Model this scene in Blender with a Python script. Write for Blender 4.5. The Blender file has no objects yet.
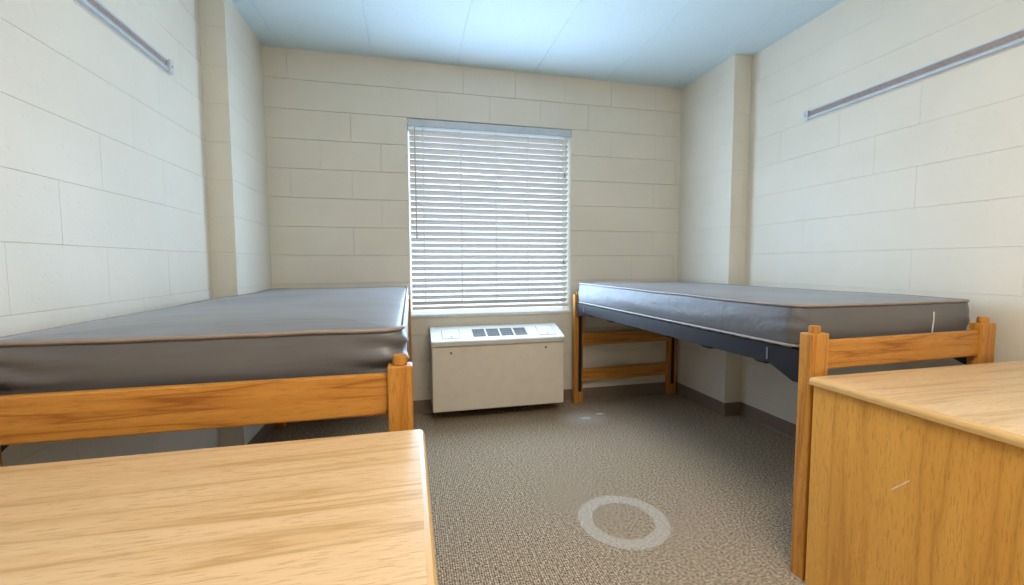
import bpy, bmesh, math, random
from mathutils import Vector, Matrix, noise
random.seed(7)
sc = bpy.context.scene
COL = sc.collection
PI = math.pi

# ------------------------------------------------------------------ helpers
def link(o, parent=None):
    COL.objects.link(o)
    if parent is not None:
        o.parent = parent
    return o

def obj(name, bm, mat, parent=None, smooth=False):
    """one bmesh -> one mesh object; coordinates are those of its thing"""
    bmesh.ops.recalc_face_normals(bm, faces=bm.faces)
    me = bpy.data.meshes.new(name)
    bm.to_mesh(me); bm.free()
    if smooth:
        for p in me.polygons:
            p.use_smooth = True
    for m in (mat if isinstance(mat, (list, tuple)) else [mat]):
        me.materials.append(m)
    return link(bpy.data.objects.new(name, me), parent)

def thing(name, label, cat, loc=(0, 0, 0), rz=0.0, group=None):
    o = bpy.data.objects.new(name, None)
    o.empty_display_size = 0.1
    COL.objects.link(o)
    o.location = loc; o.rotation_euler = (0, 0, rz)
    o['label'] = label; o['category'] = cat
    if group: o['group'] = group
    return o

def structure(o, label=None):
    o['kind'] = 'structure'
    if label: o['label'] = label
    return o

def box(bm, x0, x1, y0, y1, z0, z1, bevel=0.0, seg=2):
    r = bmesh.ops.create_cube(bm, size=1.0)
    vs = r['verts']
    bmesh.ops.scale(bm, vec=(x1-x0, y1-y0, z1-z0), verts=vs)
    bmesh.ops.translate(bm, vec=((x0+x1)/2, (y0+y1)/2, (z0+z1)/2), verts=vs)
    if bevel > 0:
        es = list({e for v in vs for e in v.link_edges})
        bmesh.ops.bevel(bm, geom=es, offset=bevel, segments=seg, affect='EDGES', profile=0.5)
    return bm

def B(*a, **k):
    bm = bmesh.new(); box(bm, *a, **k); return bm

def cyl(bm, c, r, h, axis='z', seg=24, r2=None, bevel=0.0):
    q = bmesh.ops.create_cone(bm, cap_ends=True, segments=seg, radius1=r, radius2=r if r2 is None else r2, depth=h)
    vs = q['verts']
    if bevel > 0:
        es = [e for e in {e for v in vs for e in v.link_edges} if abs(e.verts[0].co.z-e.verts[1].co.z) < 1e-6]
        vs = list({v for f in bmesh.ops.bevel(bm, geom=es, offset=bevel, segments=2, affect='EDGES')['faces'] for v in f.verts} | {v for v in vs if v.is_valid})
    m = {'z': Matrix.Identity(3), 'x': Matrix.Rotation(PI/2, 3, 'Y'), 'y': Matrix.Rotation(PI/2, 3, 'X')}[axis]
    for v in vs:
        v.co = m @ v.co + Vector(c)
    return bm

def tube(bm, pts, r, seg=8, closed=False):
    pts = [Vector(p) for p in pts]; n = len(pts); rings = []
    for i, p in enumerate(pts):
        a = pts[(i-1) % n] if (closed or i > 0) else p
        b = pts[(i+1) % n] if (closed or i < n-1) else p
        t = (b-a).normalized()
        u = t.cross(Vector((0, 0, 1)))
        u = u.normalized() if u.length > 1e-4 else Vector((1, 0, 0))
        w = u.cross(t).normalized()
        rings.append([bm.verts.new(p + u*r*math.cos(2*PI*k/seg) + w*r*math.sin(2*PI*k/seg)) for k in range(seg)])
    for i in range(n if closed else n-1):
        A, C = rings[i], rings[(i+1) % n]
        for k in range(seg):
            bm.faces.new((A[k], A[(k+1) % seg], C[(k+1) % seg], C[k]))
    if not closed:
        bm.faces.new(rings[0][::-1]); bm.faces.new(rings[-1])
    return bm

def prism(bm, poly, axis, a0, a1):
    """extrude a 2-D outline along an axis ('x': poly is (y,z); 'y': poly is (x,z); 'z': (x,y))"""
    def P(u, v, a):
        return {'x': (a, u, v), 'y': (u, a, v), 'z': (u, v, a)}[axis]
    lo = [bm.verts.new(P(u, v, a0)) for u, v in poly]
    hi = [bm.verts.new(P(u, v, a1)) for u, v in poly]
    bm.faces.new(lo[::-1]); bm.faces.new(hi)
    for i in range(len(poly)):
        j = (i+1) % len(poly)
        bm.faces.new((lo[i], lo[j], hi[j], hi[i]))
    return bm

# ------------------------------------------------------------------ materials
class NT:
    def __init__(self, name):
        self.m = bpy.data.materials.new(name); self.m.use_nodes = True
        self.t = self.m.node_tree; self.n = self.t.nodes; self.l = self.t.links
        self.b = self.n['Principled BSDF']; self.out = self.n['Material Output']
        self._tc = None
    def co(self):
        if self._tc is None: self._tc = self.n.new('ShaderNodeTexCoord')
        return self._tc.outputs['Object']
    def new(self, typ, **kw):
        nd = self.n.new(typ)
        for k, v in kw.items(): setattr(nd, k, v)
        return nd
    def link(self, a, b): self.l.new(a, b)
    def mapping(self, scale=(1, 1, 1), loc=(0, 0, 0), rot=(0, 0, 0), src=None):
        m = self.new('ShaderNodeMapping')
        m.inputs['Scale'].default_value = scale; m.inputs['Location'].default_value = loc
        m.inputs['Rotation'].default_value = rot
        self.link(src or self.co(), m.inputs['Vector']); return m.outputs['Vector']
    def noise(self, vec, scale, detail=4, rough=0.55, dist=0.0):
        n = self.new('ShaderNodeTexNoise'); n.inputs['Scale'].default_value = scale
        n.inputs['Detail'].default_value = detail; n.inputs['Roughness'].default_value = rough
        n.inputs['Distortion'].default_value = dist
        self.link(vec, n.inputs['Vector']); return n.outputs['Fac']
    def math(self, op, a, b=None, c=None, clamp=False):
        n = self.new('ShaderNodeMath', operation=op, use_clamp=clamp)
        for i, x in enumerate((a, b, c)):
            if x is None: continue
            if isinstance(x, (int, float)): n.inputs[i].default_value = x
            else: self.link(x, n.inputs[i])
        return n.outputs[0]
    def ramp(self, fac, stops):
        r = self.new('ShaderNodeValToRGB'); e = r.color_ramp.elements
        e[0].position, e[0].color = stops[0][0], (*stops[0][1], 1)
        e[1].position, e[1].color = stops[-1][0], (*stops[-1][1], 1)
        for p, c in stops[1:-1]:
            x = e.new(p); x.color = (*c, 1)
        self.link(fac, r.inputs['Fac']); return r.outputs['Color']
    def mix(self, fac, a, b, blend='MIX'):
        n = self.new('ShaderNodeMix', data_type='RGBA', blend_type=blend)
        for s, x in ((0, fac), (6, a), (7, b)):
            if isinstance(x, (int, float)): n.inputs[s].default_value = x
            elif isinstance(x, tuple): n.inputs[s].default_value = (*x, 1)
            else: self.link(x, n.inputs[s])
        return n.outputs[2]
    def bump(self, h, strength, dist=0.002):
        n = self.new('ShaderNodeBump'); n.inputs['Strength'].default_value = strength
        n.inputs['Distance'].default_value = dist
        self.link(h, n.inputs['Height']); self.link(n.outputs['Normal'], self.b.inputs['Normal'])
    def color(self, c):
        if isinstance(c, tuple): self.b.inputs['Base Color'].default_value = (*c, 1)
        else: self.link(c, self.b.inputs['Base Color'])
    def set(self, **kw):
        for k, v in kw.items(): self.b.inputs[k.replace('_', ' ')].default_value = v
        return self

def plain(name, c, rough=0.5, metal=0.0, var=0.06, scale=12.0, spec=0.5, bump=0.0):
    t = NT(name)
    f = t.noise(t.co(), scale, 3)
    t.color(t.ramp(f, [(0.3, tuple(x*(1-var) for x in c)), (0.7, tuple(min(1, x*(1+var)) for x in c))]))
    t.set(Roughness=rough, Metallic=metal, Specular_IOR_Level=spec)
    if bump: t.bump(t.noise(t.co(), 220, 3), bump, 0.001)
    return t.m

def block_paint(name):
    t = NT(name)
    big = t.noise(t.co(), 2.2, 3)
    t.color(t.ramp(big, [(0.3, (0.735, 0.690, 0.590)), (0.7, (0.785, 0.740, 0.640))]))
    pores = t.noise(t.co(), 95, 5, 0.65)
    pits = t.ramp(t.noise(t.co(), 48, 2, 0.5), [(0.30, (0, 0, 0)), (0.36, (1, 1, 1))])
    h = t.math('ADD', t.math('MULTIPLY', pores, 0.55), t.math('MULTIPLY', pits, 0.6))
    t.bump(h, 0.42, 0.0022)
    t.set(Roughness=0.5, Specular_IOR_Level=0.35)
    return t.m

def ceiling_paint(name):
    t = NT(name)
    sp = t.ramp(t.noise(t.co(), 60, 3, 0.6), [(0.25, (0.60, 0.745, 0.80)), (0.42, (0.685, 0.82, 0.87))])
    t.color(sp); t.bump(t.noise(t.co(), 90, 4), 0.25, 0.002)
    t.set(Roughness=0.8, Specular_IOR_Level=0.2)
    return t.m

def carpet(name):
    t = NT(name)
    v1 = t.mapping((86, 135, 90)); v2 = t.mapping((190, 230, 180))
    a = t.noise(v1, 1.0, 3, 0.7); b = t.noise(v2, 1.0, 2, 0.6)
    wv = t.new('ShaderNodeTexWave', wave_type='BANDS', bands_direction='X')
    wv.inputs['Scale'].default_value = 34.0; wv.inputs['Distortion'].default_value = 2.2
    wv.inputs['Detail'].default_value = 1.0; wv.inputs['Detail Scale'].default_value = 8.0
    t.link(t.co(), wv.inputs['Vector'])
    h = t.math('ADD', t.math('MULTIPLY', a, 0.62), t.math('MULTIPLY', b, 0.38))
    h2 = t.math('ADD', h, t.math('MULTIPLY', t.math('SUBTRACT', wv.outputs['Fac'], 0.5), 0.09))
    c = t.ramp(h2, [(0.37, (0.060, 0.045, 0.034)), (0.46, (0.22, 0.17, 0.122)), (0.53, (0.40, 0.318, 0.228)), (0.64, (0.80, 0.67, 0.50))])
    # fibre colour flecks
    hue = t.noise(t.mapping((60, 90, 60), loc=(3, 1, 0)), 1.0, 2)
    c = t.mix(t.math('MULTIPLY', hue, 0.35), c, t.mix(1.0, c, (1.25, 0.98, 0.70), 'MULTIPLY'))
    # a pale ring and two whitish marks lying on the pile
    sx = t.new('ShaderNodeSeparateXYZ'); t.link(t.co(), sx.inputs[0])
    def dist(cx, cy, kx=1.0, ky=1.0):
        dx = t.math('MULTIPLY', t.math('SUBTRACT', sx.outputs[0], cx), kx)
        dy = t.math('MULTIPLY', t.math('SUBTRACT', sx.outputs[1], cy), ky)
        return t.math('SQRT', t.math('ADD', t.math('MULTIPLY', dx, dx), t.math('MULTIPLY', dy, dy)))
    d = t.math('ABSOLUTE', t.math('SUBTRACT', dist(0.915, 1.697), 0.170))
    ring = t.math('MULTIPLY', t.math('SUBTRACT', 0.036, d), 130.0, clamp=True)
    ring = t.math('MULTIPLY', ring, 0.26)
    def blob(cx, cy, kx, ky, r, k):
        q = t.math('DIVIDE', t.math('SUBTRACT', r, dist(cx, cy, kx, ky)), r, clamp=True)
        return t.math('MULTIPLY', q, k)
    mk = t.math('ADD', blob(1.262, 2.93, 0.6, 1.0, 0.028, 1.6), blob(1.402, 2.99, 0.55, 1.0, 0.022, 1.5))
    mk = t.math('ADD', mk, blob(1.245, 2.94, 0.55, 0.75, 0.13, 0.42))
    mk = t.math('MINIMUM', mk, 0.85)
    mk = t.math('MULTIPLY', mk, t.math('ADD', h, 0.45), clamp=True)
    c = t.mix(ring, c, (0.74, 0.72, 0.68)); c = t.mix(mk, c, (0.78, 0.78, 0.77))
    t.color(c); t.bump(h2, 0.5, 0.004)
    t.set(Roughness=0.95, Specular_IOR_Level=0.1)
    return t.m

def wood(name, axis, light, mid, dark, lines=7.0, wide=6.0, rough=0.36, pores=0.5, seed=0.0, scratch=False, line=None):
    """oak: long growth lines running along `axis`, short dark pores between them"""
    t = NT(name)
    line = line or tuple(0.45*a+0.55*b for a, b in zip(dark, mid))
    st = [wide, wide, wide]; st['xyz'.index(axis)] = wide*0.05
    v = t.mapping(tuple(st), loc=(seed, seed*1.7, seed*0.6))
    n1 = t.noise(v, 1.0, 3.5, 0.55, 0.2)
    g = t.math('PINGPONG', t.math('MULTIPLY', n1, lines), 0.5)
    g = t.math('MULTIPLY', g, 2.0)
    st2 = [300.0]*3; st2['xyz'.index(axis)] = 24.0
    p = t.noise(t.mapping(tuple(st2), loc=(seed, 0, seed)), 1.0, 3, 0.6)
    st3 = [55.0]*3; st3['xyz'.index(axis)] = 3.0
    q = t.noise(t.mapping(tuple(st3), loc=(0, seed, 0)), 1.0, 3, 0.55)
    c = t.ramp(g, [(0.0, line), (0.16, mid), (0.55, light), (1.0, light)])
    c = t.mix(t.math('MULTIPLY', t.ramp(q, [(0.35, (1, 1, 1)), (0.65, (0, 0, 0))]), 0.45), c, mid)
    pr = t.ramp(p, [(0.36, (1, 1, 1)), (0.46, (0, 0, 0))])
    c = t.mix(t.math('MULTIPLY', pr, pores), c, dark)
    if scratch:   # one pale scratch in the varnish of the end panel
        sx = t.new('ShaderNodeSeparateXYZ'); t.link(t.co(), sx.inputs[0])
        (ay, az), (by, bz) = scratch
        L = math.hypot(by-ay, bz-az); dy, dz = (by-ay)/L, (bz-az)/L
        ry = t.math('SUBTRACT', sx.outputs[1], ay); rz = t.math('SUBTRACT', sx.outputs[2], az)
        along = t.math('ADD', t.math('MULTIPLY', ry, dy), t.math('MULTIPLY', rz, dz))
        across = t.math('ABSOLUTE', t.math('SUBTRACT', t.math('MULTIPLY', ry, dz), t.math('MULTIPLY', rz, dy)))
        wob = t.math('MULTIPLY', t.math('SUBTRACT', t.noise(t.co(), 60, 2), 0.5), 0.006)
        k = t.math('LESS_THAN', t.math('ADD', across, wob), 0.0016)
        k = t.math('MULTIPLY', k, t.math('GREATER_THAN', along, 0.0)); k = t.math('MULTIPLY', k, t.math('LESS_THAN', along, L))
        c = t.mix(t.math('MULTIPLY', k, 0.8), c, (0.85, 0.76, 0.6))
    t.color(c)
    t.bump(t.math('ADD', p, t.math('MULTIPLY', g, 0.3)), 0.10, 0.001)
    t.set(Roughness=rough, Specular_IOR_Level=0.45)
    return t.m

def vinyl(name):
    t = NT(name)
    n = t.noise(t.co(), 3.0, 3)
    t.color(t.ramp(n, [(0.3, (0.112, 0.113, 0.125)), (0.7, (0.135, 0.135, 0.147))]))
    w = t.noise(t.mapping((2.4, 11, 16)), 1.0, 3, 0.5, 0.8)
    f = t.noise(t.co(), 420, 2)
    t.bump(t.math('ADD', w, t.math('MULTIPLY', f, 0.015)), 0.22, 0.013)
    t.set(Roughness=0.44, Specular_IOR_Level=0.6, Sheen_Weight=0.27, Sheen_Roughness=0.35)
    return t.m

M = {}
M['block'] = block_paint('painted block')
M['ceil'] = ceiling_paint('ceiling tile paint')
M['carpet'] = carpet('carpet')
M['base'] = plain('cove base vinyl', (0.235, 0.175, 0.135), 0.55)
OL, OM, OD = (0.63, 0.295, 0.058), (0.52, 0.215, 0.036), (0.28, 0.090, 0.012)
M['oak_x'] = wood('honey oak across', 'x', OL, OM, OD, lines=10, wide=9, pores=0.35, line=(0.30, 0.098, 0.014))
M['oak_z'] = wood('honey oak upright', 'z', OL, OM, OD, lines=9, wide=11, pores=0.45, seed=2.3)
M['panel'] = wood('honey oak end panel', 'z', (0.80, 0.415, 0.088), (0.72, 0.35, 0.066), (0.46, 0.195, 0.032), lines=4, wide=7, pores=0.5, seed=5.1,
                  scratch=((-0.264, 0.494), (-0.309, 0.544)))
M['top'] = wood('oak with painted glare', 'x', (0.74, 0.53, 0.31), (0.67, 0.455, 0.235), (0.48, 0.285, 0.12), lines=8, wide=6, rough=0.32, pores=0.62, line=(0.52, 0.31, 0.135), seed=1.2)  # desk top paler than the panels: ceiling glare put into the colour
M['edge'] = wood('oak edge band', 'y', (0.66, 0.42, 0.17), (0.58, 0.34, 0.11), (0.42, 0.22, 0.06), lines=5, wide=9, pores=0.3, seed=3.3)
M['vinyl'] = vinyl('grey mattress vinyl')
M['piping'] = plain('mattress piping', (0.30, 0.255, 0.235), 0.4)
M['seam'] = plain('pale welded seam', (0.62, 0.60, 0.58), 0.4)
M['black'] = plain('black plastic channel', (0.012, 0.012, 0.016), 0.4)
M['steel'] = plain('dark enamelled steel', (0.013, 0.013, 0.018), 0.42, spec=0.35)
M['spring'] = plain('galvanised spring', (0.62, 0.56, 0.50), 0.35, 0.6)
M['slat'] = None
M['white'] = plain('white window enamel', (0.80, 0.80, 0.79), 0.35)
M['head'] = plain('blind headrail enamel', (0.55, 0.62, 0.68), 0.4)
M['railbot'] = plain('blind bottom rail', (0.72, 0.68, 0.62), 0.4)
M['cordm'] = plain('blind cord', (0.78, 0.78, 0.78), 0.7)
M['wand'] = plain('tilt wand', (0.55, 0.51, 0.45), 0.4)
M['tassel'] = plain('cord tassel', (0.42, 0.37, 0.28), 0.5)
M['heater'] = plain('cream heater enamel', (0.84, 0.75, 0.615), 0.42, var=0.03)
M['lid'] = plain('pale heater top enamel', (0.68, 0.635, 0.565), 0.42, var=0.03)
M['slot'] = plain('dark slot', (0.03, 0.028, 0.025), 0.6)
M['grille'] = plain('grey grille bars', (0.20, 0.19, 0.165), 0.5)
M['pin'] = plain('dull pin', (0.20, 0.20, 0.22), 0.4, 0.5)
M['screw'] = plain('screw', (0.22, 0.20, 0.18), 0.35, 0.8)
M['alu'] = plain('aluminium rail', (0.64, 0.67, 0.71), 0.38, 0.35)
M['cork'] = plain('cork strip', (0.33, 0.265, 0.235), 0.85, scale=90, var=0.15)

def slat_mat():
    t = NT('white blind slat')
    t.color((0.76, 0.75, 0.75)); t.set(Roughness=0.4)
    tr = t.new('ShaderNodeBsdfTranslucent'); tr.inputs['Color'].default_value = (0.86, 0.84, 0.86, 1)
    mx = t.new('ShaderNodeMixShader'); mx.inputs[0].default_value = 0.05
    t.link(t.b.outputs[0], mx.inputs[1]); t.link(tr.outputs[0], mx.inputs[2]); t.link(mx.outputs[0], t.out.inputs['Surface'])
    return t.m
M['slat'] = slat_mat()

def glass_mat():
    t = NT('window glass')
    tr = t.new('ShaderNodeBsdfTransparent'); tr.inputs['Color'].default_value = (0.95, 0.98, 0.98, 1)
    gl = t.new('ShaderNodeBsdfGlossy'); gl.inputs['Roughness'].default_value = 0.02
    mx = t.new('ShaderNodeMixShader'); mx.inputs[0].default_value = 0.07
    t.link(tr.outputs[0], mx.inputs[1]); t.link(gl.outputs[0], mx.inputs[2]); t.link(mx.outputs[0], t.out.inputs['Surface'])
    return t.m
M['glass'] = glass_mat()

def lamp_mat():
    t = NT('lit lamp diffuser')
    t.color((0.9, 0.88, 0.84)); t.set(Roughness=0.5)
    t.b.inputs['Emission Color'].default_value = (1.0, 0.86, 0.69, 1); t.b.inputs['Emission Strength'].default_value = LAMP
    return t.m

# ------------------------------------------------------------------ light levels
LAMP = 38.0
SKY = 2.5
FILL = 48.0
M['lamp'] = lamp_mat()

# ------------------------------------------------------------------ room shell
CH = 13*0.2032            # ceiling height: thirteen block courses
XL, XLF, XR, XRF = -1.073, -0.950, 2.430, 2.290   # side walls, and the proud far part of each
YB, YS, YF = 3.337, 2.715, -1.7
WX0, WX1, WZ0, WZ1 = 0.0, 1.290, 0.745, 2.235      # window opening
BH, BL = 0.2032, 0.4064

def block_wall(bm, P, u0, u1, ju, z1=CH, hole=None, vj=(0.0, 0.0, 0.0, 0.0005, 0.0007), BACK=0.0026, hj=(0.0010, 0.0016, 0.0024, 0.0034)):
    """blocks of one wall face: P(u, z, depth) gives the point, ju a joint position in an even course"""
    rnd = random.Random(int(abs(u0*1000)+abs(u1*100)+abs(ju*7000)))
    def face(a, b, c, d, ws):
        """one block: its face and four slopes down into the joints"""
        wl, wr, wb, wt = ws
        def dp(w): return BACK + 0.0004 if w > 0 else 0.0
        o = [bm.verts.new(P(x, z, max(dp(w1), dp(w2)))) for x, z, w1, w2 in ((a, c, wl, wb), (b, c, wr, wb), (b, d, wr, wt), (a, d, wl, wt))]
        i = [bm.verts.new(P(x, z, 0)) for x, z in ((a+wl, c+wb), (b-wr, c+wb), (b-wr, d-wt), (a+wl, d-wt))]
        bm.faces.new(i)
        for k in range(4):
            j = (k+1) % 4
            if (wb, wr, wt, wl)[k] > 0:
                bm.faces.new((o[k], o[j], i[j], i[k]))
    nc = int(round(z1/BH))
    hw = [0.0] + [rnd.choice(hj) for _ in range(nc-1)] + [0.0]
    for k in range(nc):
        c, d = k*BH, (k+1)*BH
        off = ju + (0 if k % 2 == 0 else BL/2)
        n0 = math.ceil((u0-off)/BL + 1e-3)
        cuts = [u0] + [off+n*BL for n in range(n0, n0+40) if off+n*BL < u1-1e-3] + [u1]
        if len(cuts) > 2 and cuts[1]-cuts[0] < 0.02: cuts.pop(1)
        if len(cuts) > 2 and cuts[-1]-cuts[-2] < 0.02: cuts.pop(-2)
        dv = [0.0] + [rnd.choice(vj) for _ in cuts[1:-1]] + [0.0]
        for i in range(len(cuts)-1):
            a, b = cuts[i], cuts[i+1]
            jb, jt = hw[k]*rnd.uniform(.45, 1.25), hw[k+1]*rnd.uniform(.45, 1.25)
            js = (dv[i], dv[i+1], jb, jt)
            if hole:
                h0, h1, g0, g1 = hole
                if b > h0+1e-4 and a < h1-1e-4 and d > g0+1e-4 and c < g1-1e-4:
                    if a < h0: face(a, h0, c, d, (js[0], 0, jb, jt))
                    if b > h1: face(h1, b, c, d, (0, js[1], jb, jt))
                    aa, bb = max(a, h0), min(b, h1)
                    if c < g0: face(aa, bb, c, g0, (0, 0, jb, 0))
                    if d > g1: face(aa, bb, g1, d, (0, 0, 0, jt))
                    continue
            face(a, b, c, d, js)
    # solid core behind the joints
    rects = [(u0, u1, 0, z1)] if not hole else [(u0, hole[0], 0, z1), (hole[1], u1, 0, z1), (hole[0], hole[1], 0, hole[2]), (hole[0], hole[1], hole[3], z1)]
    for a, b, c, d in rects:
        bm.faces.new([bm.verts.new(P(x, z, BACK)) for x, z in ((a, c), (b, c), (b, d), (a, d))])

# back wall with the window opening (jambs, head and a sill bed are part of the wall)
bm = bmesh.new()
block_wall(bm, lambda u, z, d: (u, YB+d, z), XLF-0.02, XRF+0.02, -0.394, hole=(WX0, WX1, WZ0, WZ1), vj=(0.0, 0.0, 0.0006, 0.0010, 0.0014), BACK=0.0055, hj=(0.0026, 0.0034, 0.0042, 0.005))
obj_back = None
TH = 0.22
def quad(bm, *pts): bm.faces.new([bm.verts.new(p) for p in pts])
quad(bm, (WX0, YB, WZ0), (WX0, YB+TH, WZ0), (WX0, YB+TH, WZ1), (WX0, YB, WZ1))
quad(bm, (WX1, YB, WZ0), (WX1, YB, WZ1), (WX1, YB+TH, WZ1), (WX1, YB+TH, WZ0))
quad(bm, (WX0, YB, WZ1), (WX0, YB+TH, WZ1), (WX1, YB+TH, WZ1), (WX1, YB, WZ1))
quad(bm, (WX0, YB, WZ0), (WX1, YB, WZ0), (WX1, YB+TH, WZ0), (WX0, YB+TH, WZ0))
# outer leaf round the opening so no daylight leaks past
for a in ((XLF-.3, WX0, 0, CH), (WX1, XRF+.3, 0, CH), (WX0, WX1, 0, WZ0), (WX0, WX1, WZ1, CH)):
    quad(bm, (a[0], YB+TH, a[2]), (a[1], YB+TH, a[2]), (a[1], YB+TH, a[3]), (a[0], YB+TH, a[3]))
def wall(name, bm, label):
    o = obj(name, bm, M['block']); structure(o, label); return o
wall('wall_back', bm, 'cream painted block wall around the window')

bm = bmesh.new()
block_wall(bm, lambda u, z, d: (XL-d, u, z), YF, YS+0.045, 1.667)
block_wall(bm, lambda u, z, d: (XLF-d, u, z), YS, YB, 2.95)
block_wall(bm, lambda u, z, d: (u, YS+d, z), XL, XLF, XL+0.04)
wall('wall_left', bm, 'white painted block wall with a proud pier before the window wall')
bm = bmesh.new()
block_wall(bm, lambda u, z, d: (XR+d, u, z), YF, YS+0.045, 2.233)
block_wall(bm, lambda u, z, d: (XRF+d, u, z), YS, YB, 2.93)
block_wall(bm, lambda u, z, d: (u, YS+d, z), XRF, XR, XRF+0.1)
wall('wall_right', bm, 'white painted block wall behind the right bed')
bm = bmesh.new()
block_wall(bm, lambda u, z, d: (u, YF-d, z), XL, XR, 0.1)
wall('wall_front', bm, 'painted block wall behind the viewpoint')

obj_floor = structure(obj('floor', B(XL-.2, XR+.2, YF-.2, YB+TH, -0.06, 0.0), M['carpet']), 'flecked brown and grey loop carpet')

# ceiling: long boards with fine seams running towards the window
bm = bmesh.new()
seams = [XL-.2] + [-0.842+0.6045*i for i in range(6)] + [XR+.2]
g = 0.0022
for a, b in zip(seams[:-1], seams[1:]):
    prism(bm, [(a, CH+0.004), (a+g, CH), (b-g, CH), (b, CH+0.004), (b, CH+0.08), (a, CH+0.08)], 'y', YF-.2, YB+TH)
structure(obj('ceiling', bm, M['ceil']), 'pale ceiling boards with fine seams')

# cove base, profile with a toe
def cove(bm, pts, inward):
    prof = [(0.0, 0.0), (0.011, 0.0), (0.008, 0.004), (0.0045, 0.012), (0.004, 0.098), (0.0025, 0.102), (0.0, 0.102)]
    rings = []
    n = len(pts)
    for i, (x, y) in enumerate(pts):
        nx, ny = inward[i]
        rings.append([bm.verts.new((x+nx*d, y+ny*d, z)) for d, z in prof])
    for A, C in zip(rings[:-1], rings[1:]):
        for k in range(len(prof)):
            j = (k+1) % len(prof)
            bm.faces.new((A[k], C[k], C[j], A[j]))
    bm.faces.new(rings[0]); bm.faces.new(rings[-1][::-1])
    return bm
structure(obj('baseboard_back', cove(bmesh.new(), [(XLF, YB), (XRF, YB)], [(1, -1), (-1, -1)]), M['base']))
structure(obj('baseboard_left', cove(bmesh.new(), [(XL, YF), (XL, YS), (XLF, YS), (XLF, YB)], [(1, 0), (1, -1), (1, -1), (1, -1)]), M['base']))
structure(obj('baseboard_right', cove(bmesh.new(), [(XR, YF), (XR, YS), (XRF, YS), (XRF, YB)], [(-1, 0), (-1, -1), (-1, -1), (-1, -1)]), M['base']))

# ------------------------------------------------------------------ window
bm = bmesh.new()
yw = YB+0.15
for a in ((WX0, WX0+.005, WZ0, WZ1), (WX1-.005, WX1, WZ0, WZ1), (WX0, WX1, WZ1-.05, WZ1), (WX0, WX1, WZ0, WZ0+.026)):
    box(bm, a[0], a[1], yw, yw+.05, a[2], a[3], bevel=0.001, seg=1)
win = structure(obj('window_1', bm, M['white']), 'white framed window behind the blind')
pane = obj('pane', B(WX0+.003, WX1-.003, yw+.022, yw+.028, WZ0+.02, WZ1-.03), M['glass'], win)
sill = bmesh.new()
prism(sill, [(YB-.016, WZ0+.002), (YB-.018, WZ0+.006), (YB-.018, WZ0+.018), (YB-.014, WZ0+.021), (yw, WZ0+.024), (yw, WZ0+.001), (YB+.001, WZ0+.001)], 'x', WX0+.001, WX1-.001)
obj('window_sill', sill, M['white'], win)

# ------------------------------------------------------------------ venetian blind
bl = thing('window_blind', 'white horizontal slat blind lowered over the window', 'blind', ((WX0+WX1)/2, YB+0.05, WZ0))
HX = (WX1-WX0)/2 - 0.013; ZB = WZ0
bm = bmesh.new()
prism(bm, [(-.052, 1.428), (-.056, 1.432), (-.056, 1.478), (-.052, 1.483), (.02, 1.483), (.02, 1.428)], 'x', -HX-.008, HX+.008)
obj('headrail', bm, M['head'], bl)
N = 30; TILT = math.radians(36)
bm = bmesh.new()
zt, zb = 1.400, 0.106
pitch = (zt-zb)/(N-1)
for i in range(N):
    zc = zt - i*pitch
    th = TILT
    prof = []
    K = 6
    for s in (1, -1):
        for k in range(K+1):
            u = -0.025 + 0.05*k/K
            if s < 0: u = -u
            crown = 0.0026*(1-(u/0.025)**2) + s*0.0012
            # u<0 is the room side, raised
            prof.append((u*math.cos(th) + crown*math.sin(th), zc - u*math.sin(th) + crown*math.cos(th)))
    prism(bm, prof, 'x', -HX, HX)
obj('slat_panel', bm, M['slat'], bl)
bm = bmesh.new()
prism(bm, [(-.026, .058), (-.028, .062), (-.028, .072), (-.024, .078), (.024, .078), (.026, .072), (.026, .060), (.022, .057)], 'x', -HX, HX)
obj('bottom_rail', bm, M['railbot'], bl)
for cx in (-0.53, -0.245, 0.03, 0.29, 0.545):
    bm = bmesh.new()
    tube(bm, [(cx, -.0235, .07), (cx, -.0235, 1.435)], 0.0024, 6)
    tube(bm, [(cx, .0235, .07), (cx, .0235, 1.435)], 0.0012, 6)
    obj('ladder_cord', bm, M['cordm'], bl)
bm = bmesh.new(); tube(bm, [(-.592, -.048, 1.43), (-.592, -.05, 1.40), (-.588, -.046, .625)], 0.0045, 8); cyl(bm, (-.588, -.046, .615), .0065, .03, seg=10)
obj('tilt_wand', bm, M['wand'], bl)
for cx, z in ((.592, 1.14), (.588, .44)):
    bm = bmesh.new(); tube(bm, [(cx, -.045, 1.43), (cx, -.041, z)], 0.0012, 6)
    c = obj('lift_cord', bm, M['cordm'], bl)
    bm = bmesh.new(); cyl(bm, (cx, -.041, z-.015), .009, .034, seg=12, r2=.004)
    obj('tassel', bm, M['tassel'], c)

# ------------------------------------------------------------------ heater under the window
ht = thing('wall_heater', 'cream metal heating cabinet against the wall under the window', 'heater', (0.64, YB, 0))
x0, x1, yf = -.496, .498, -.262
# cabinet body: its top follows the sloping lid
bm = bmesh.new()
prism(bm, [(yf, .083), (yf, .556), (-.008, .625), (-.008, .083)], 'x', x0, x1)
bmesh.ops.bevel(bm, geom=bm.edges[:], offset=.004, segments=2, affect='EDGES')
obj('cabinet', bm, M['heater'], ht)
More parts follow.
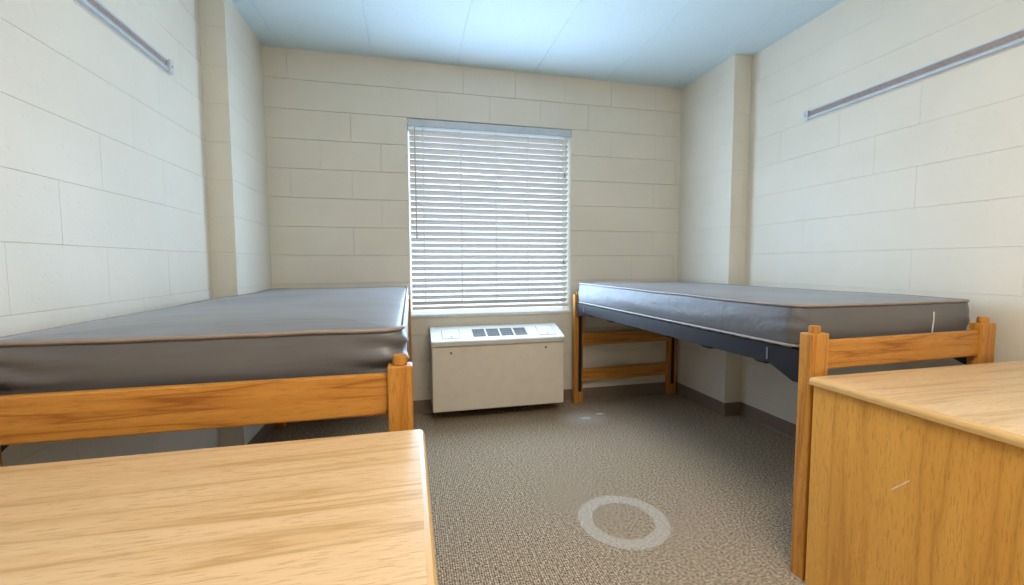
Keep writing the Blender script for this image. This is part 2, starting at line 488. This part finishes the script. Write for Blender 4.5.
# lid: slope + rounded nose
bm = bmesh.new()
prism(bm, [(yf-.008, .563), (yf-.010, .568), (yf-.010, .592), (yf-.004, .600), (-.055, .671), (-.035, .674), (-.0085, .674), (-.0085, .63), (yf, .560)], 'x', x0-.004, x1+.004)
obj('lid', bm, M['lid'], ht)
SL = math.atan2(.671-.600, -.055-(yf-.004))
def on_lid(xa, xb, ya, yb, z0, z1, bevel=0.0):
    bm = bmesh.new(); box(bm, xa, xb, ya, yb, z0, z1, bevel=bevel, seg=1)
    return bm
def lid_frame(bm):
    m = Matrix.Translation((0, yf-.004, .600)) @ Matrix.Rotation(SL, 4, 'X')
    bmesh.ops.transform(bm, matrix=m, verts=bm.verts); return bm
gx = [-.190, -.083, .024, .131]
for a in gx:
    bm = on_lid(a, a+.094, .052, .172, -.004, .0006)
    G = obj('grille', lid_frame(bm), M['slot'], ht)
    bm = bmesh.new()
    for k in range(9):
        xa = a+.004+k*.0104
        box(bm, xa, xa+.0036, .054, .170, -.001, .0022)
    for k in range(3):
        box(bm, a, a+.094, .076+k*.033, .080+k*.033, -.001, .0018)
    obj('grille_bars', lid_frame(bm), M['grille'], G)
for a in (-.418, .320):
    D = obj('access_door', lid_frame(on_lid(a, a+.128, .040, .185, -.001, .0026, .001)), M['lid'], ht)
    bm = bmesh.new()
    for q in ((a-.0028, a, .036, .189), (a+.128, a+.1308, .036, .189), (a, a+.128, .185, .1878), (a, a+.128, .0372, .040)):
        box(bm, q[0], q[1], q[2], q[3], -.001, .0007)
    obj('door_gap', lid_frame(bm), M['slot'], D)
    bm = bmesh.new(); cyl(bm, (a+.066, .062, .003), .0075, .004, seg=14)
    obj('latch', lid_frame(bm), M['screw'], D)
for x, z in ((-.362, .513), (.352, .523)):
    bm = bmesh.new(); cyl(bm, (x, yf-.003, z), .0085, .006, 'y', seg=16, bevel=.0015)
    obj('screw', bm, M['screw'], ht)
bm = B(-.27, .27, -.075, -.012, 0.0, .09); obj('plinth', bm, M['slot'], ht)

# ------------------------------------------------------------------ display rails high on the side walls
def display_rail(name, label, xw, s, ya, yb, z):
    """s = +1: projects towards +x"""
    t = thing(name, label, 'wall rail', (xw, (ya+yb)/2, z), group='display rails high on the side walls')
    h = (yb-ya)/2
    bm = bmesh.new()
    pr = [(0, 0), (.020, 0), (.020, .004), (.010, .010), (.010, .014), (.016, .018), (.008, .021), (.004, .021), (.004, .046), (.008, .046), (.012, .049), (.012, .054), (0, .054)]
    prism(bm, [(s*a, b) for a, b in pr], 'y', -h, h-.03)
    obj('channel', bm, M['alu'], t)
    obj('cork_strip', B(min(s*.0035, s*.0085), max(s*.0035, s*.0085), -h+.002, h-.032, .0215, .0455), M['cork'], t)
    cap = obj('end_cap', B(min(0, s*.0215), max(0, s*.0215), h-.030, h, -.002, .056, bevel=.0025), M['alu'], t)
    bm = bmesh.new(); cyl(bm, (s*.0215, h-.015, .028), .004, .003, 'x', seg=12)
    obj('screw', bm, M['screw'], cap)
    return t
display_rail('display_rail', 'aluminium rail with a cork strip on the left wall, high above the left mattress', XL, 1, 0.2, 2.372, 2.040)
display_rail('display_rail', 'aluminium rail with a cork strip on the right wall, high above the right mattress', XR, -1, 0.2, 2.252, 2.040)

# ------------------------------------------------------------------ beds
def bed(label, x, y, W, L, rz, pw, pd=.062, ph=.898, front_inner=+1):
    """root at the near left corner of the footprint; local x to the right, y towards the window"""
    t = thing('bed_frame', label, 'bed', (x, y, 0), rz, 'twin bed frames along the side walls')
    for iy in (0, 1):
        for ix in (0, 1):
            xa = ix*(W-pw); ya = iy*(L-pd)
            bm = B(xa, xa+pw, ya, ya+pd, 0, ph, bevel=.004)
            p = obj('post', bm, M['oak_z'], t)
            bm = bmesh.new(); cyl(bm, (xa+pw/2, ya+pd/2, ph+.012), .0185, .026, seg=28, bevel=.003)
            obj('peg', bm, M['oak_z'], p)
            # black slotted channel let into the inner face
            yc = (ya+pd, ya+pd+.003) if iy == 0 else (ya-.003, ya)
            xc = xa+pw/2 + (.010 if ix == 0 else -.004)
            bm = bmesh.new(); box(bm, xc-.014, xc+.014, yc[0]-.002, yc[1]+.002, .10, ph-.02, bevel=.001, seg=1)
            obj('channel_strip', bm, M['black'], p)
        yc = iy*(L-pd)+pd/2
        for za, zb in ((.180, .285), (.480, .585), (.770, .876)):
            obj('end_board', B(pw-.001, W-pw+.001, yc-.011, yc+.011, za, zb, bevel=.004), M['oak_x'], t)
    # steel deck: two side rails with gussets hooked into the channels
    za, zb = .762, .838
    for ix in (0, 1):
        xi = .014 if ix == 0 else W-.014
        d = 1 if ix == 0 else -1
        ya, yb = pd+.004, L-pd-.004
        poly = [(ya, .715), (ya+.03, .715), (ya+.135, za), (yb-.15, za), (yb-.03, .725), (yb, .725), (yb, zb), (ya, zb)]
        bm = bmesh.new()
        prism(bm, poly, 'x', min(xi, xi+d*.005), max(xi, xi+d*.005))
        box(bm, min(xi, xi+d*.032), max(xi, xi+d*.032), ya, yb, zb-.005, zb)
        r = obj('side_rail', bm, M['steel'], t)
        for yy in (ya+.145, yb-.13):
            obj('hook_pin', B(min(xi-d*.002, xi+d*.002), max(xi-d*.002, xi+d*.002), yy-.004, yy+.004, za+.012, zb-.016), M['pin'], r)
    for k in range(6):
        yy = pd+.2 + k*(L-2*pd-.4)/5
        bm = bmesh.new()
        prism(bm, [(.019, zb-.006), (.019, .764), (.035, .748), (.12, .745), (.16, .80), (W-.16, .80), (W-.12, .745), (W-.035, .748), (W-.019, .764), (W-.019, zb-.006), (W-.06, zb-.012), (.06, zb-.012)], 'y', yy-.025, yy+.025)
        obj('cross_bar', bm, M['steel'], t)
    ns = 26
    for ix in (0, 1):
        for k in range(ns):
            yy = pd+.07 + k*(L-2*pd-.14)/(ns-1)
            xc = .020 if ix == 0 else W-.020
            bm = bmesh.new(); tube(bm, [(xc-.001, yy-.024, zb-.0025), (xc, yy+.024, zb-.0025)], .0042, 7)
            obj('link_spring', bm, M['spring'], t)
    return t

LB = (-.943, 1.105, .945, 2.20)      # left bed: x, y, width, length
RB = (1.368, 1.205, .972, 2.10)
RZ = math.radians(2.0)
bed('honey oak bed frame with a steel deck, along the left wall', LB[0], LB[1], LB[2], LB[3], 0.0, .062, pd=.050, ph=.897)
bed('honey oak bed frame with a steel deck, along the right wall', RB[0], RB[1], RB[2], RB[3], RZ, .078, pd=.050, ph=.905)

def mattress(label, x, y, W, L, z0, z1, rz, wrinkle, seam=None, sd=0.0):
    t = thing('mattress', label, 'mattress', (x, y, z0), rz, 'vinyl mattresses on the bed frames')
    H = z1-z0; R = .055
    def outline(inset, nl=56, nsd=26, nc=8):
        r = max(R-inset, .0015)
        a, b, c, d = inset, W-inset, inset, L-inset
        pts = []
        def seg(p, q, n):
            for i in range(n): pts.append((p[0]+(q[0]-p[0])*i/n, p[1]+(q[1]-p[1])*i/n))
        def arc(cx, cy, a0):
            for i in range(nc): 
                th = a0 + PI/2*i/nc; pts.append((cx+r*math.cos(th), cy+r*math.sin(th)))
        seg((a+r, c), (b-r, c), nsd); arc(b-r, c+r, -PI/2)
        seg((b, c+r), (b, d-r), nl); arc(b-r, d-r, 0)
        seg((b-r, d), (a+r, d), nsd); arc(a+r, d-r, PI/2)
        seg((a, d-r), (a, c+r), nl); arc(a+r, c+r, PI)
        return pts
    prof = [(.030, 0.0), (.010, .001), (.003, .006), (.0, .012)]
    ns = 12
    for k in range(1, ns):
        s = k/ns; prof.append((-.007*math.sin(PI*s), .012+(H-.026)*s))
    prof += [(.0, H-.013), (.003, H-.006), (.010, H-.001)]
    for ins in (.022, .040, .065, .10, .15, .21, .28, .35, .42, W/2-.004):
        prof.append((ins, H + .010*min(1.0, ins/.2)))
    bm = bmesh.new(); rings = []
    for ins, z in prof:
        ring = []
        for (px, py) in outline(ins):
            v = Vector((px, py, z))
            e = max(0.0, min(1.0, (z-.004)/.02))
            nz = noise.noise(Vector((px*2.1+sd, py*2.1, 3.1)))*.0075 + noise.noise(Vector((px*7+sd, py*5, 1.1)))*.0022
            if z > H-.016: v.z += nz
            if .008 < z < H-.008:      # side wall: soft folds, tighter near the pulled corners
                tx = noise.noise(Vector((px*3+sd, py*3, z*16)))
                fold = .0035*tx
                for (cx, cy) in ((W, 0.0), (0.0, 0.0)):
                    q = math.exp(-((px-cx)**2+(py-cy)**2)/(.12**2))
                    fold += wrinkle*q*.006*math.sin(z*120 + 14*(px+py) + 2.2*noise.noise(Vector((px*9, py*9, z*12+sd))))
                s = math.sin(PI*(z-.008)/(H-.016))
                d = Vector((px-min(max(px, .06), W-.06), py-min(max(py, .06), L-.06), 0))
                if d.length > 1e-5: v += d.normalized()*fold*s
            ring.append(bm.verts.new(v))
        rings.append(ring)
    n = len(rings[0])
    for A, C in zip(rings[:-1], rings[1:]):
        for k in range(n):
            j = (k+1) % n
            bm.faces.new((A[k], A[j], C[j], C[k]))
    bm.faces.new(rings[0][::-1]); bm.faces.new(rings[-1])
    cov = obj('cover', bm, M['vinyl'], t, smooth=True)
    for z, ins in ((H-.003, .0005), (.004, .0005)):
        pts = []
        for px, py in outline(ins):
            w = noise.noise(Vector((px*2.1+sd, py*2.1, 3.1)))*.0075 + noise.noise(Vector((px*7+sd, py*5, 1.1)))*.0022 if z > .05 else 0.0
            pts.append((px, py, z+w+.0005))
        bm = bmesh.new(); tube(bm, pts, .0058, 8, closed=True)
        obj('piping', bm, M['piping'], t, smooth=True)
    if seam is not None:
        bm = bmesh.new(); tube(bm, [(seam+.004, -.0085, H*.74), (seam+.002, -.0095, H*.50), (seam, -.008, H*.18)], .0028, 7)
        s = obj('weld_seam', bm, M['seam'], t); s['label'] = 'short pale upright seam'
    return t
mattress('slate grey vinyl mattress with piping on the left bed', -.935, 1.172, .915, 2.066, .842, .985, 0.0, 2.0, sd=0.7)
mattress('slate grey vinyl mattress with piping on the right bed', RB[0]+.012-.066*math.sin(RZ), RB[1]+.066, .942, 1.968, .842, .995, RZ, .35, seam=.682, sd=5.3)

# ------------------------------------------------------------------ desks in the foreground
def desk(label, x, y, W, D, H, kind):
    """root at the far left corner of the footprint on the floor; y runs towards the viewer"""
    t = thing('desk', label, 'desk', (x, y, 0), 0, 'oak desks in the foreground')
    e = .013
    top = obj('desk_top', B(e-.001, W-e+.001, -D, 0, H-.026, H, bevel=.0018), M['top'], t)
    prof = [(e, -.0262), (.002, -.0262), (0, -.024), (0, -.013), (.0015, -.008), (.005, -.0035), (e, .0002)]
    for sgn, x0 in ((1, 0), (-1, W)):
        bm = prism(bmesh.new(), [(x0+sgn*a, H+b) for a, b in prof], 'y', -D+.0005, -.0005)
        obj('edge_band', bm, M['edge'], top)
    for xa in (.014, W-.014-.024):
        obj('end_panel', B(xa, xa+.024, -D+.02, -.006, 0, H-.0265, bevel=.002), M['panel'], t)
    obj('back_panel', B(.039, W-.039, -.04, -.022, .08, H-.027), M['panel'], t)
    # drawer pedestal and pencil drawer on the chair side
    px0, px1 = (.040, .44) if kind else (W-.44, W-.040)
    ped = obj('pedestal', B(px0, px1, -D+.045, -.042, .04, H-.028), M['panel'], t)
    for k, (za, zb) in enumerate(((.05, .33), (.336, .53), (.536, H-.034))):
        d = obj('drawer', B(px0+.004, px1-.004, -D+.024, -D+.0445, za, zb, bevel=.003), M['oak_x'], t)
        bm = bmesh.new(); xc = (px0+px1)/2; zc = zb-.045
        tube(bm, [(xc-.05, -D+.024, zc), (xc-.05, -D+.002, zc), (xc+.05, -D+.002, zc), (xc+.05, -D+.024, zc)], .005, 8)
        obj('handle', bm, M['screw'], d)
    a, b = (.445, W-.043) if kind else (.043, W-.445)
    d = obj('drawer', B(a, b, -D+.03, -D+.05, H-.10, H-.03, bevel=.003), M['oak_x'], t)
    bm = bmesh.new(); xc = (a+b)/2
    tube(bm, [(xc-.05, -D+.03, H-.065), (xc-.05, -D+.008, H-.065), (xc+.05, -D+.008, H-.065), (xc+.05, -D+.03, H-.065)], .005, 8)
    obj('handle', bm, M['screw'], d)
    return t
desk('oak desk with a glare-lightened top at the foot of the left bed', -1.055, 1.030, 1.082, .62, .760, 0)
desk('oak desk with a scratched end panel at the foot of the right bed', 1.338, 1.185, 1.082, .62, .760, 1)

# ------------------------------------------------------------------ ceiling lamp behind the viewpoint
lp = thing('ceiling_light', 'white ceiling light with a lit diffuser, over the desks', 'lamp', (0.70, 0.12, CH))
bm = bmesh.new(); box(bm, -.62, .62, -.17, .17, -.045, -.0005, bevel=.008)
obj('housing', bm, M['white'], lp)
bm = bmesh.new(); prism(bm, [(-.15, -.044), (-.14, -.075), (-.10, -.092), (.10, -.092), (.14, -.075), (.15, -.044)], 'x', -.60, .60)
obj('diffuser', bm, M['lamp'], lp)

# daylight: a pale overcast sky outside the window
wd = bpy.data.worlds.new('sky'); sc.world = wd; wd.use_nodes = True
bgn = wd.node_tree.nodes['Background']
bgn.inputs['Color'].default_value = (0.78, 0.88, 1.0, 1); bgn.inputs['Strength'].default_value = SKY
pl = bpy.data.lights.new('window_portal', 'AREA'); pl.shape = 'RECTANGLE'; pl.size = WX1-WX0; pl.size_y = WZ1-WZ0
pl.cycles.is_portal = True
po = bpy.data.objects.new('window_portal', pl); COL.objects.link(po)
po.location = ((WX0+WX1)/2, YB+TH+.02, (WZ0+WZ1)/2); po.rotation_euler = (-PI/2, 0, 0)

dl = bpy.data.lights.new('window_fill', 'AREA'); dl.shape = 'RECTANGLE'; dl.size = WX1-WX0-.06; dl.size_y = 1.15  # added area lamp on the room side of the blind, bluish fill for the side walls
dl.color = (0.53, 0.74, 1.0); dl.energy = FILL
do = bpy.data.objects.new('window_fill', dl); COL.objects.link(do)
do.location = ((WX0+WX1)/2, YB-.035, 1.40); do.rotation_euler = (-PI/2, 0, 0)

# ------------------------------------------------------------------ camera
f, yaw, pitch_, roll = 428.98, 0.23334, 0.067065, 0.00325
cy, sy = math.cos(yaw), math.sin(yaw)
fw = Vector((sy*math.cos(pitch_), cy*math.cos(pitch_), -math.sin(pitch_)))
rt = Vector((cy, -sy, 0)); dn = fw.cross(rt)
r2 = math.cos(roll)*rt + math.sin(roll)*dn; d2 = -math.sin(roll)*rt + math.cos(roll)*dn
cam = bpy.data.cameras.new('camera'); cam.sensor_width = 36; cam.lens = f/1024*36; cam.clip_start = 0.02
co = bpy.data.objects.new('camera', cam); COL.objects.link(co)
mw = Matrix((r2, -d2, -fw)).transposed().to_4x4(); mw.translation = (0, 0, 1.155)
co.matrix_world = mw
sc.camera = co

sc.view_settings.view_transform = 'Standard'; sc.view_settings.look = 'None'
sc.view_settings.gamma = 1.0; sc.view_settings.use_curve_mapping = False
sc.view_settings.exposure = 0.0
cy_ = sc.cycles
cy_.max_bounces = 14; cy_.diffuse_bounces = 4; cy_.glossy_bounces = 4; cy_.transparent_max_bounces = 12
cy_.sample_clamp_indirect = 6.0
